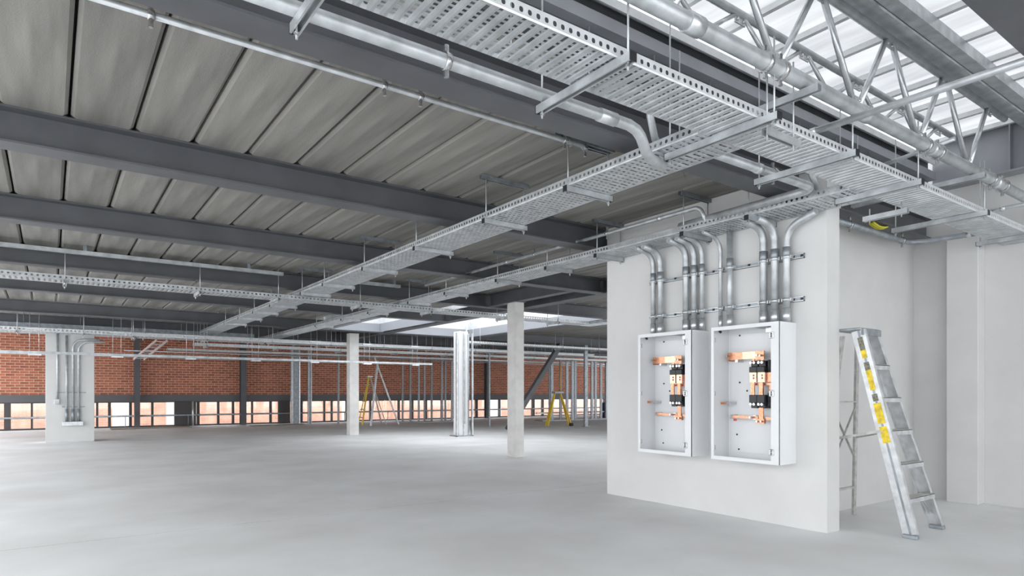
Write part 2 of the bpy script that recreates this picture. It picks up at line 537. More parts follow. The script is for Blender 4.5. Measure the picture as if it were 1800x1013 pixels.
# skylight above the wide tray: kerb, sheeting, rafters, purlins, end girders
kerb = thing('wall_skylight_kerb', None, None, (3, 3.1, ZC), kind='structure')
MB().box(-2.6, 8.0, 3.10, 3.20, ZC, 3.80).build('upstand', 'steel_paint', kerb)
MB().prism([(3.02, 3.57), (3.10, 3.57), (3.10, 3.585), (3.034, 3.585), (3.034, 3.655), (3.02, 3.655)], 'X', -2.6, 8.0).build('lower_angle', 'steel_paint_light', kerb)
MB().prism([(3.02, 3.735), (3.034, 3.735), (3.034, 3.78), (3.10, 3.78), (3.10, 3.795), (3.02, 3.795)], 'X', -2.6, 8.0).build('top_angle', 'white_steel', kerb)
for k in range(9):
    x = 2.2 + 0.62 * k
    MB().tube([(x, 3.06, 3.15), (x, 3.06, 3.59)], 0.006, 6).build('tie_rod', 'galv', kerb)

sk = thing('ceiling_skylight', None, None, (3, 2.1, 3.99), kind='structure')
nx = 0
for k in range(11):
    xa = -2.6 + k * 1.0
    mb = MB()
    N = 24
    vs, fs = [], []
    for i in range(N + 1):
        x = xa + 1.0 * i / N * 1.0
        zz = 3.995 + 0.008 * sin(2 * pi * (x / 0.26))
        vs += [(x, 0.95, zz), (x, 3.12, zz)]
    for i in range(N):
        fs.append((2 * i, 2 * i + 1, 2 * i + 3, 2 * i + 2))
    mb.add(vs, fs, True)
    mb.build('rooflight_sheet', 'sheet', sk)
for k in range(20):
    x = 8.0 - 0.08 - 0.53 * k + 0.0
    x = 5.25 + 0.53 * (5 - k)
    if x > 7.95 or x < -2.5: continue
    MB().box(x - 0.02, x + 0.02, 1.3, 3.09, 3.935, 3.98).build('rafter', 'white_steel', sk)
tag(MB().prism([(2.10, 3.86), (2.21, 3.86), (2.21, 3.875), (2.175, 3.875), (2.175, 3.925), (2.21, 3.925), (2.21, 3.934), (2.10, 3.934), (2.10, 3.925), (2.13, 3.925), (2.13, 3.88), (2.10, 3.88)], 'X', -2.6, 7.98).build('roof_purlin', 'galv'), 'grey folded steel purlin resting on the tubular truss under the skylight', 'purlin', 'skylight purlins')
tag(MB().prism([(1.97, 3.84), (2.06, 3.84), (2.06, 3.855), (2.02, 3.855), (2.02, 3.934), (1.97, 3.934)], 'X', -2.6, 7.98).build('roof_purlin', 'galv'), 'narrower grey purlin beside the truss, on the camera side under the skylight', 'purlin', 'skylight purlins')
tag(MB().prism(ibeam_prof(1.16, 3.30, 3.93, 0.42, 0.02, 0.3), 'X', -2.6, 7.98).build('steel_beam', 'steel_paint'), 'deep dark beam along the near edge of the skylight, top right corner', 'beam')
gr = thing('steel_girder', 'deep grey steel girder over the right-hand wall under the skylight', 'girder', (8.1, 2, 3.48))
MB().prism(ibeam_prof(8.1, 3.48, 4.0, 0.2, 0.018, 0.012), 'Y', -3, 3.09).build('section', 'steel_paint_light', gr)
for y in (2.35, 2.2):
    MB().box(8.008, 8.095, y - 0.006, y + 0.006, 3.5, 3.98).build('stiffener', 'steel_paint_light', gr)

# tubular roof trusses
def truss(Y, zb, zt, x0, n, pitch, rc, rw, label):
    t = thing('tubular_truss', label, 'truss', (x0, Y, zb), 'tubular roof trusses')
    MB().tube([(-2.5, Y, zb), (x0 + n * pitch + 0.4, Y, zb)], rc, 14).build('bottom_chord', 'galv', t)
    MB().tube([(-2.5, Y, zt), (x0 + n * pitch + 0.9, Y, zt)], rc, 14).build('top_chord', 'galv', t)
    for k in range(-6, n + 1):
        xb = x0 + k * pitch
        if xb < -2.4: continue
        for s in (-1, 1):
            xt = xb + s * (pitch / 2 - 0.04)
            MB().tube([(xb + s * 0.035, Y, zb + 0.01), (xt, Y, zt - 0.01)], rw, 10).build('web_tube', 'galv_bright', t)
        MB().box(xb - 0.06, xb + 0.06, Y - 0.004, Y + 0.004, zb, zb + 0.07).build('gusset_plate', 'galv_bright', t)
        MB().box(xb + pitch / 2 - 0.06, xb + pitch / 2 + 0.06, Y - 0.004, Y + 0.004, zt - 0.07, zt).build('gusset_plate', 'galv_bright', t)
        for dx in (-0.035, 0.035):
            MB().tube([(xb + dx, Y - 0.016, zb + 0.045), (xb + dx, Y + 0.016, zb + 0.045)], 0.011, 6).build('bolt', 'chrome', t)
            MB().tube([(xb + pitch / 2 + dx, Y - 0.016, zt - 0.045), (xb + pitch / 2 + dx, Y + 0.016, zt - 0.045)], 0.011, 6).build('bolt', 'chrome', t)
truss(2.2, 3.185, 3.81, 3.55, 3, 0.975, 0.030, 0.021, 'galvanised tubular truss carrying the skylight, nearest the wide cable tray')
truss(2.66, 3.57, 3.81, 3.45, 4, 0.81, 0.028, 0.016, 'second galvanised tubular truss behind the nearest one, under the skylight')

# ------------------------------------------------------------------ cable trays
def tray(label, axis, c0, c1, s0, s1, z, h=0.06, pitch=0.055, ncol=14, hole=0.045, groove=0.012, mrail='galv_rail_lit', mbed='galv_bed', group=None):
    """perforated tray running along an axis: pressed ribbed bed, two punched side rails"""
    mid = ((s0 + s1) / 2, (c0 + c1) / 2, z) if axis == 'X' else ((c0 + c1) / 2, (s0 + s1) / 2, z)
    t = thing('cable_tray', label, 'cable tray', mid, group)
    def P(s, c, zz):
        return (s, c, zz) if axis == 'X' else (c, s, zz)
    n = int((s1 - s0) / pitch)
    p = (s1 - s0) / n
    prof = [(0.0, groove * 0.3), (0.26, 0.0), (0.52, groove * 0.3), (0.56, groove), (0.96, groove)]
    rows = []
    for i in range(n):
        for q, (u, dz) in enumerate(prof):
            rows.append((s0 + (i + u) * p, z + dz, q))
    rows.append((s1, z, 0))
    vs = []
    cs = [c0 + (c1 - c0) * j / ncol for j in range(ncol + 1)]
    for (s, zz, q) in rows:
        for j, c in enumerate(cs):
            edge = j == 0 or j == ncol
            vs.append(P(s, c, z if edge else zz))
    fs = []
    m = ncol + 1
    for i in range(len(rows) - 1):
        q = rows[i][2]
        for j in range(ncol):
            if q == 3 and 0 < j < ncol - 1 and ((j + i // 5) % 2 == 1 or random.random() < 0.12):
                continue
            fs.append((i * m + j, i * m + j + 1, (i + 1) * m + j + 1, (i + 1) * m + j))
    MB().add(vs, fs).build('bed', mbed, t)
    nh = max(1, int((s1 - s0) / hole))
    ph = (s1 - s0) / nh
    for side, c in ((-1, c0), (1, c1)):
        mb = MB()
        # punched web: every cell has an oval opening; plus a rolled lip at the top
        z0, z1 = z, z + h
        zc, rh, rs = z + h * 0.52, h * 0.2, ph * 0.24
        for i in range(nh):
            a, b = s0 + i * ph, s0 + (i + 1) * ph
            mm = (a + b) / 2
            outer = [(a, z0), (mm, z0), (b, z0), (b, zc), (b, z1), (mm, z1), (a, z1), (a, zc)]
            inner = [(mm - rs * 0.75, zc - rh * 0.75), (mm, zc - rh), (mm + rs * 0.75, zc - rh * 0.75), (mm + rs, zc), (mm + rs * 0.75, zc + rh * 0.75), (mm, zc + rh), (mm - rs * 0.75, zc + rh * 0.75), (mm - rs, zc)]
            vv = [P(s, c, zz) for s, zz in outer] + [P(s, c, zz) for s, zz in inner]
            mb.add(vv, [(k, (k + 1) % 8, 8 + (k + 1) % 8, 8 + k) for k in range(8)])
        mb.add([P(s0, c, z1), P(s1, c, z1), P(s1, c - side * 0.014, z1 + 0.002), P(s0, c - side * 0.014, z1 + 0.002), P(s1, c - side * 0.014, z1 - 0.008), P(s0, c - side * 0.014, z1 - 0.008)], [(0, 1, 2, 3), (3, 2, 4, 5)])
        mb.add([P(s0, c, z0), P(s1, c, z0), P(s1, c + side * 0.004, z0 + 0.008), P(s0, c + side * 0.004, z0 + 0.008)], [(0, 1, 2, 3)])
        mb.build('side_rail', mrail, t)
    return t

def channel_prof(c, z0, w=0.041, h=0.041):
    """C-shaped strut, open side down"""
    a, t, l = w / 2, 0.003, 0.009
    return [(c - a, z0), (c - a, z0 + h), (c + a, z0 + h), (c + a, z0), (c + a - l, z0), (c + a - l, z0 + t), (c + a - t, z0 + t), (c + a - t, z0 + h - t), (c - a + t, z0 + h - t), (c - a + t, z0 + t), (c - a + l, z0 + t), (c - a + l, z0)]

def hanger(label, axis, s, c0, c1, z, zt, top=True, group=None, rods=None, caps=True):
    """trapeze hanger: strut across under the tray on two threaded rods; s = place along the tray, c0..c1 = span of the strut"""
    base = (s, (c0 + c1) / 2, z) if axis == 'X' else ((c0 + c1) / 2, s, z)
    t = thing('trapeze_hanger', label, 'hanger', base, group)
    run = 'Y' if axis == 'X' else 'X'
    MB().prism(channel_prof(s, z - 0.041), run, c0, c1).build('strut', 'galv', t)
    for i, c in enumerate(rods or (c0 + 0.03, c1 - 0.03)):
        p = (s, c) if axis == 'X' else (c, s)
        ztop = zt[i] if isinstance(zt, (tuple, list)) else zt
        MB().tube([(*p, z - 0.075), (*p, ztop)], 0.0055, 6).build('rod', 'galv', t)
        MB().tube([(*p, z - 0.058), (*p, z - 0.046)], 0.013, 6, smooth=False).build('nut', 'chrome', t)
    if caps:
        for c, d in ((c0, -0.004), (c1, 0.004)):
            mb = MB()
            if axis == 'X': mb.box(s - 0.022, s + 0.022, min(c, c + d), max(c, c + d), z - 0.043, z + 0.001)
            else: mb.box(min(c, c + d), max(c, c + d), s - 0.022, s + 0.022, z - 0.043, z + 0.001)
            mb.build('end_cap', 'black_plastic', t)
    if top:
        MB().prism(channel_prof(s, (zt if not isinstance(zt, (tuple, list)) else zt[0]) - 0.041 + 0.0), run, c0 - 0.03, c1 + 0.02).build('ceiling_strut', 'galv_dull', t)
    return t

ZT = 2.76
tray('wide galvanised cable tray running under the skylight toward the right wall', 'X', 2.13, 2.46, -1.6, 8.2, ZT, 0.062, 0.0585, 21)
tray('long galvanised cable tray stretching away across the middle of the ceiling', 'Y', 3.16, 3.58, 2.465, 18.1, ZT, 0.062, 0.05, 18, groove=0.004, mrail='galv')  # darker galv rails: shade on their left sides put into the tone
tray('galvanised cable tray running along the top of the service wall', 'Y', 4.97, 5.37, 2.465, 20.1, ZT, 0.062, 0.05, 18, groove=0.004, mrail='galv')
tray('thin crossing cable tray near the fourth beam, hung across the hall', 'X', 10.28, 10.62, -2.2, 9.5, 2.69, 0.062, 0.06, 8, hole=0.06, groove=0.005, mrail='galv')  # crossing tray rails take the same shaded tone
tray('short cable tray turning off the thin crossing tray beside the service wall', 'Y', 9.52, 9.84, 7.0, 10.62, 2.69, 0.062, 0.06, 8, hole=0.06, mrail='galv')
tray('far cable tray crossing in front of the white pier', 'X', 18.15, 18.5, -2.2, 17, 2.60, 0.09, 0.08, 6, hole=0.08)
tray('second far cable tray, just on the camera side of the pier tray', 'X', 17.55, 17.9, 1.2, 15, 2.55, 0.07, 0.08, 6, hole=0.08)
tray('third far cable tray beyond the farther square column', 'X', 19.2, 19.6, 3.2, 20, 2.50, 0.07, 0.08, 6, hole=0.08)
tray('farther cable tray behind the white pier, close to the brick wall', 'X', 20.2, 20.6, -2.2, 22, 2.72, 0.07, 0.08, 6, hole=0.08)
tray('low far cable tray just in front of the brick wall', 'X', 22.6, 22.95, 3.0, 24, 2.55, 0.06, 0.09, 6, hole=0.09)
tray('far cable tray high under the ceiling, right of the stud-framed column', 'X', 15.9, 16.25, 9.8, 20, 2.66, 0.06, 0.09, 6, hole=0.09)

for i, (x, ca, cb) in enumerate([(0.84, 2.04, 2.74), (2.16, 2.05, 2.745), (3.275, 2.01, 2.81), (4.19, 2.03, 2.76), (5.15, 2.03, 2.66), (6.49, 2.05, 2.82), (7.78, 2.1, 2.56)]):
    hanger('strut hanger under the wide skylight tray, %s from the left' % NAMES[i] if i < 6 else 'strut hanger under the wide skylight tray, closest to the right wall', 'X', x, ca, cb, ZT, (3.19, 3.6), False, 'hangers of the wide skylight tray')
for i, y in enumerate([3.67, 4.79, 6.14, 7.53, 8.96, 9.95, 11.66, 12.82, 14.0, 15.3]):
    hanger('rod hanger under the long middle tray, %s from the skylight' % ORD[i], 'Y', y, 3.14, 3.62, ZT, ZC, True, 'hangers of the long middle tray')
for i, y in enumerate([3.35, 4.06, 5.27, 6.16, 7.24, 8.65, 9.9, 11.6, 13.0, 14.6]):
    hanger('rod hanger under the service-wall tray, %s from the skylight' % ORD[i], 'Y', y, 4.95, 5.38, ZT, ZC, True, 'hangers of the service-wall tray')
for i, x in enumerate([0.16, 1.78, 2.9, 4.25, 5.6, 7.3, 8.6]):
    hanger('rod hanger under the thin crossing tray, %s from the left' % ORD[i], 'X', x, 10.24, 10.66, 2.69, (ZC, ZB), False, 'hangers of the thin crossing tray', caps=False)
for i in range(13):
    x = -0.6 + 1.25 * i
    hanger('rod hanger under the far tray in front of the pier, %s from the left' % ORD[i], 'X', x, 18.1, 18.55, 2.60, ZC, False, 'hangers of the far trays', caps=False)
for i in range(12):
    x = 0.2 + 1.7 * i
    hanger('rod hanger under the tray behind the pier, %s from the left' % ORD[i], 'X', x, 20.15, 20.65, 2.72, ZC, False, 'hangers of the tray behind the pier', caps=False)
for i in range(6):
    x = 10.3 + 1.6 * i
    hanger('rod hanger under the high tray right of the framed column, %s from it' % ORD[i], 'X', x, 15.85, 16.3, 2.66, ZC, False, 'hangers of the high far tray', caps=False)
# extra crossing struts near the alcove
for (x, ya, yb, z, lab) in ((5.64, 2.33, 2.68, 2.66, 'loose strut crossing under the wide tray beside the service wall end'),):
    t = thing('strut_rail', lab, 'strut', (x, (ya + yb) / 2, z))
    MB().prism(channel_prof(x, z), 'Y', ya, yb).build('channel', 'galv', t)
    for y in (ya + 0.05, yb - 0.05):
        MB().tube([(x, y, z - 0.02), (x, y, ZT)], 0.0055, 6).build('rod', 'galv', t)
t = thing('strut_rail', 'short strut hung lengthwise under the wide tray near its tee', 'strut', (3.45, 2.10, 2.70))
MB().prism([(y - 2.10 + 2.10, zz) for y, zz in channel_prof(2.10, 2.66)], 'X', 3.27, 3.62).build('channel', 'galv', t)
for x in (3.30, 3.57):
    MB().tube([(x, 2.10, 2.63), (x, 2.10, 3.16)], 0.0055, 6).build('rod', 'galv', t)

# ------------------------------------------------------------------ pipes and conduits
def ring(mb, p, d, r, w):
    p, d = Vector(p), Vector(d).normalized()
    mb.tube([p - d * w / 2, p + d * w / 2], r, 16)
    return mb
def pipe(label, pts, r, fil=0.0, couplings=(), clamps=(), m='galv', name='conduit_pipe', cat='pipe', n=14, group=None):
    t = thing(name, label, cat, pts[0], group)
    path = fillet(pts, fil) if fil else pts
    MB().tube(path, r, n).build('tube', m, t)
    for (p, d, w) in couplings:
        ring(MB(), p, d, r * 1.17, w).build('coupling', 'galv_bright', t)
    for (p, d) in clamps:
        c = ring(MB(), p, d, r * 1.30, 0.03).build('clamp', 'chrome', t)
        pv = Vector(p)
        for s in (1, -1):
            MB().tube([pv + Vector((0, 0, s * r * 1.1)), pv + Vector((0, 0, s * (r + 0.045)))], 0.013, 6, smooth=False).build('clamp_bolt', 'chrome', c)
    return t
EX, EY, EZ = (1, 0, 0), (0, 1, 0), (0, 0, 1)
# big supply pipe below the skylight truss
pipe('thick galvanised pipe running beneath the skylight truss to the right wall', [(-2.5, 2.03, 3.01), (8.0, 2.03, 3.01)], 0.043, 0,
     [((2.56, 2.03, 3.01), EX, 0.11), ((4.29, 2.03, 3.01), EX, 0.10), ((5.30, 2.03, 3.01), EX, 0.06), ((6.60, 2.03, 3.01), EX, 0.10)],
     [((3.17, 2.03, 3.01), EX), ((3.32, 2.03, 3.01), EX), ((5.18, 2.03, 3.01), EX), ((5.40, 2.03, 3.01), EX), ((6.46, 2.03, 3.01), EX), ((6.75, 2.03, 3.01), EX)], n=20)
# pipe resting on the tray hangers, with the S bend under the middle tray
pipe('galvanised pipe resting on the wide tray hangers, ending in an S bend', [(-2.0, 2.69, 2.80), (2.6, 2.69, 2.80), (2.72, 2.69, 2.80), (2.80, 2.69, 2.80), (2.87, 2.695, 2.787), (2.92, 2.705, 2.76), (2.96, 2.72, 2.728), (3.01, 2.745, 2.70), (3.08, 2.775, 2.687), (3.16, 2.805, 2.692), (3.29, 2.85, 2.70)], 0.033, 0,
     [((2.62, 2.69, 2.80), EX, 0.13)], [((1.55, 2.69, 2.80), EX)], n=18)
pipe('galvanised bend dropping from behind the wide tray into the middle tray', [(3.10, 2.80, 3.13), (3.13, 2.82, 2.98), (3.22, 2.86, 2.87), (3.36, 2.92, 2.83), (3.45, 2.96, 2.83)], 0.024, 0, [((3.40, 2.94, 2.83), (0.9, 0.4, 0), 0.04)])
pipe('galvanised pipe beyond the middle tray, turning into the service-wall tray', [(3.5, 2.69, 2.81), (4.88, 2.69, 2.81), (5.04, 4.15, 2.845)], 0.033, 0.13,
     [((4.12, 2.69, 2.81), EX, 0.05)], [((4.30, 2.69, 2.81), EX)], n=18)
pipe('galvanised bend dropping into the corner of the service-wall tray', [(5.0, 2.80, 3.13), (5.03, 2.80, 2.98), (5.12, 2.79, 2.86), (5.26, 2.77, 2.84), (5.33, 2.76, 2.84)], 0.026, 0)
pipe('thin galvanised conduit clipped under the ceiling planks beside the first beam', [(-2.0, 3.66, 3.095), (3.30, 3.66, 3.095), (3.345, 3.66, 3.06)], 0.019, 0,
     [((3.16, 3.66, 3.095), EX, 0.05)], [((0.41, 3.66, 3.095), EX), ((1.67, 3.66, 3.095), EX), ((1.92, 3.66, 3.095), EX), ((3.13, 3.66, 3.095), EX), ((3.33, 3.66, 3.08), EX)], m='galv')
tag(MB().prism(channel_prof(3.70, 3.10), 'X', 3.05, 3.62).build('strut_rail', 'galv_dull'), 'dark strut screwed to the ceiling planks at the end of the thin conduit', 'strut')
pipe('galvanised conduit hung above the service-wall tray, bending down into it', [(4.97, 9.3, 2.955), (4.97, 3.86, 2.955), (4.99, 3.80, 2.80)], 0.020, 0.09,
     [((4.97, 8.2, 2.955), EY, 0.05), ((4.97, 7.0, 2.955), EY, 0.05), ((4.97, 5.6, 2.955), EY, 0.05), ((4.97, 4.35, 2.955), EY, 0.05)], [((4.97, 6.4, 2.955), EY), ((4.97, 5.1, 2.955), EY)])
pipe('galvanised conduit along the alcove soffit, bending toward the pilaster', [(5.62, 3.10, 2.825), (7.60, 3.10, 2.825), (7.64, 2.53, 2.825)], 0.028, 0.18, [((7.64, 2.58, 2.825), EY, 0.05)], [((6.25, 3.10, 2.825), EX), ((7.36, 3.10, 2.825), EX)], m='galv_dull')
pipe('straight galvanised pipe reaching out from the wide tray rim to the right', [(3.92, 2.20, 2.855), (3.96, 0.2, 2.855)], 0.021, 0, [((3.921, 2.17, 2.855), EY, 0.04)])
pipe('short galvanised conduit stub beside the thick pipe under the skylight', [(5.42, 2.5, 3.02), (5.42, 1.92, 3.08)], 0.016, 0)
pipe('short galvanised conduit reaching from the wide tray to the right edge', [(6.86, 2.55, 2.838), (6.86, 1.3, 2.838)], 0.018, 0, [((6.86, 2.06, 2.838), EY, 0.04)])
for (x, lab) in ((3.55, 'nearest'), (6.05, 'farther')):
    t = thing('strut_rail', '%s strut arm above the wide tray carrying the thick pipe' % lab, 'strut', (x, 2.2, 2.93))
    MB().prism(channel_prof(x, 2.92), 'Y', 1.93, 2.98).build('channel', 'galv', t)
    MB().tube([(x, 2.93, 2.92), (x, 2.93, 3.58)], 0.0055, 6).build('rod', 'galv', t)
for k, which in enumerate(('nearest', 'middle', 'farthest')):
    pts = [(6.62 + 0.02 * k + 0.30 * u, 3.05 + 0.028 * k, 2.893 - 0.022 * sin(pi * u)) for u in [i / 8 for i in range(9)]]
    tag(MB().tube(pts, 0.009, 8).build('cable', 'cable_yellow'), 'yellow cable under the beam in the alcove, %s of three' % which, 'cable', 'yellow cables in the alcove')

# ------------------------------------------------------------------ far pipes, trunking, sloping tray
t = thing('trunking', 'slim galvanised trunking hung low in front of the brick wall and pier', 'trunking', (4, 17, 2.04))
MB().box(-2.2, 9.3, 16.97, 17.03, 2.035, 2.09).build('duct', 'galv', t)
for k in range(7):
    x = -0.35 + 1.5 * k
    for dx in (0, 0.16):
        MB().tube([(x + dx, 17.0, 2.03), (x + dx, 17.0, ZB)], 0.006, 5).build('rod', 'galv', t)
    MB().box(x - 0.03, x + 0.2, 16.94, 17.06, 2.0, 2.034).build('bracket', 'galv_bright', t)
    MB().box(x - 0.05, x + 0.22, 16.97, 17.03, 2.55, 2.58).build('bracket', 'galv_bright', t)
pipe('slim galvanised conduit high on the brick wall, upper of two', [(2.0, 24.9, 2.62), (29, 24.9, 2.62)], 0.02, n=8)
for i in range(9):
    hanger('rod hanger under the second far tray, %s from the left' % ORD[i], 'X', 1.6 + 1.6 * i, 17.5, 17.95, 2.55, ZC, False, 'hangers of the second far tray', caps=False)
for i in range(9):
    hanger('rod hanger under the third far tray, %s from the left' % ORD[i], 'X', 3.5 + 1.9 * i, 19.15, 19.65, 2.50, ZC, False, 'hangers of the third far tray', caps=False)
pipe('slim galvanised conduit high on the brick wall, lower of two', [(-2.2, 25.3, 2.44), (12, 25.3, 2.44)], 0.02, n=8)
for (xa, xb, lab) in ((-2.2, 2.95, 'thin galvanised trunking tight under the ceiling, left of the middle tray'), (3.75, 4.95, 'thin galvanised trunking under the ceiling between the two long trays')):
    t = thing('trunking', lab, 'trunking', ((xa + xb) / 2, 10.2, 3.05))
    MB().box(xa, xb, 10.17, 10.23, 3.03, 3.08).build('duct', 'galv', t)
    for u in (0.1, 0.5, 0.9):
        x = xa + (xb - xa) * u
        MB().box(x - 0.02, x + 0.02, 10.16, 10.24, 3.08, ZC).build('bracket', 'galv_dull', t)
t = thing('cable_ladder', 'dark cable ladder high under the far ceiling, above the white pier conduits', 'cable ladder', (1, 18.8, 2.72))
for y in (18.6, 18.9):
    MB().box(-2.2, 4.6, y, y + 0.03, 2.72, 2.83).build('side_rail', 'galv_dull', t)
for k in range(6):
    MB().tube([(-1.6 + 1.1 * k, 18.76, 2.83), (-1.6 + 1.1 * k, 18.76, ZC)], 0.006, 5).build('rod', 'galv_dull', t)
for k in range(33):
    MB().box(-2.1 + 0.2 * k, -2.05 + 0.2 * k, 18.63, 18.9, 2.74, 2.80).build('rung', 'galv_dull', t)
t = thing('cable_tray', 'sloping galvanised tray dropping toward the brick wall near the dark post', 'cable tray', (2.1, 19.2, 2.3))
for dx in (-0.12, 0.12):
    MB().bar((2.32 + dx, 18.45, 2.55), (1.95 + dx, 20.0, 2.11), 0.02, 0.06).build('side_rail', 'galv_bright', t)
for k in range(7):
    u = (k + 0.5) / 7
    MB().bar((2.20 - 0.37 * u, 18.45 + 1.55 * u, 2.54 - 0.44 * u), (2.44 - 0.37 * u, 18.45 + 1.55 * u, 2.54 - 0.44 * u), 0.12, 0.008).build('rung', 'galv_bright', t)

# ------------------------------------------------------------------ service wall: rails, conduits, cabinets
for (z, lab) in ((2.41, 'upper slotted strut rail fixed to the white service wall'), (2.03, 'lower slotted strut rail fixed to the white service wall')):
    t = thing('strut_rail', lab, 'strut', (XW, 4, z))
    MB().box(XW - 0.021, XW, 3.06, 4.845, z - 0.0205, z + 0.0205).build('back', 'galv_dull', t)
    for s in (-1, 1):
        MB().box(XW - 0.024, XW - 0.0, 3.06, 4.845, z + s * 0.0205 - (0.008 if s > 0 else 0), z + s * 0.0205 + (0.008 if s < 0 else 0)).build('lip', 'galv_bright', t)
    for y in (3.075, 3.155, 3.26, 3.365, 3.6, 3.84, 4.0, 4.16, 4.255, 4.48, 4.70, 4.81):
        MB().box(XW - 0.026, XW - 0.02, y - 0.012, y + 0.012, z - 0.010, z + 0.010).build('slot', 'black_plastic', t)
CND = [(4.755, 0.027, 'L'), (4.652, 0.031, 'L'), (4.307, 0.033, 'L'), (4.207, 0.030, 'L'), (4.114, 0.024, 'L'), (3.897, 0.019, 'L'), (3.785, 0.029, 'V'), (3.422, 0.034, 'L'), (3.309, 0.034, 'L'), (3.197, 0.031, 'R')]
WH = ['leftmost conduit above the left cabinet', 'second conduit from the left above the left cabinet', 'third conduit from the left above the left cabinet', 'fourth conduit from the left above the left cabinet', 'rightmost conduit above the left cabinet', 'thin leftmost conduit above the right cabinet', 'straight conduit above the right cabinet, beside the thin one', 'third conduit from the left above the right cabinet', 'fourth conduit from the left above the right cabinet', 'conduit at the right end above the right cabinet, bending right']
for i, (y, r, kind) in enumerate(CND):
    x = XW - 0.030 - r
    zb = 1.825
    t = thing('wall_conduit', 'galvanised ' + WH[i], 'conduit', (x, y, zb), 'wall conduits')
    if kind == 'L':
        path = fillet([(x, y, zb), (x, y, 2.70), (x - 0.25, y + 0.02, 2.75)], 0.17, 8)
    elif kind == 'R':
        path = fillet([(x, y, zb), (x, y, 2.66), (x - 0.05, y - 0.30, 2.745)], 0.17, 8)
    else:
        path = [(x, y, zb), (x, y, 2.755)]
    MB().tube(path, r, 14).build('tube', 'galv', t)
    MB().tube([(x, y, zb), (x, y, zb + 0.13)], r * 1.16, 14).build('coupling', 'galv_bright', t)
    if i in (0, 1, 2, 3, 4, 6, 7, 8, 9):
        MB().tube([(x, y, 2.40), (x, y, 2.50)], r * 1.13, 14).build('coupling', 'galv_dull', t)
    for z in (2.41, 2.03):
        c = MB().tube([(x, y, z - 0.014), (x, y, z + 0.014)], r * 1.22, 14).build('saddle', 'galv_bright', t)
        MB().box(x - 0.008, XW - 0.02, y - r * 1.5, y - r * 1.18, z - 0.014, z + 0.014).build('saddle_ear', 'galv_bright', c)
        MB().box(x - 0.008, XW - 0.02, y + r * 1.18, y + r * 1.5, z - 0.014, z + 0.014).build('saddle_ear', 'galv_bright', c)

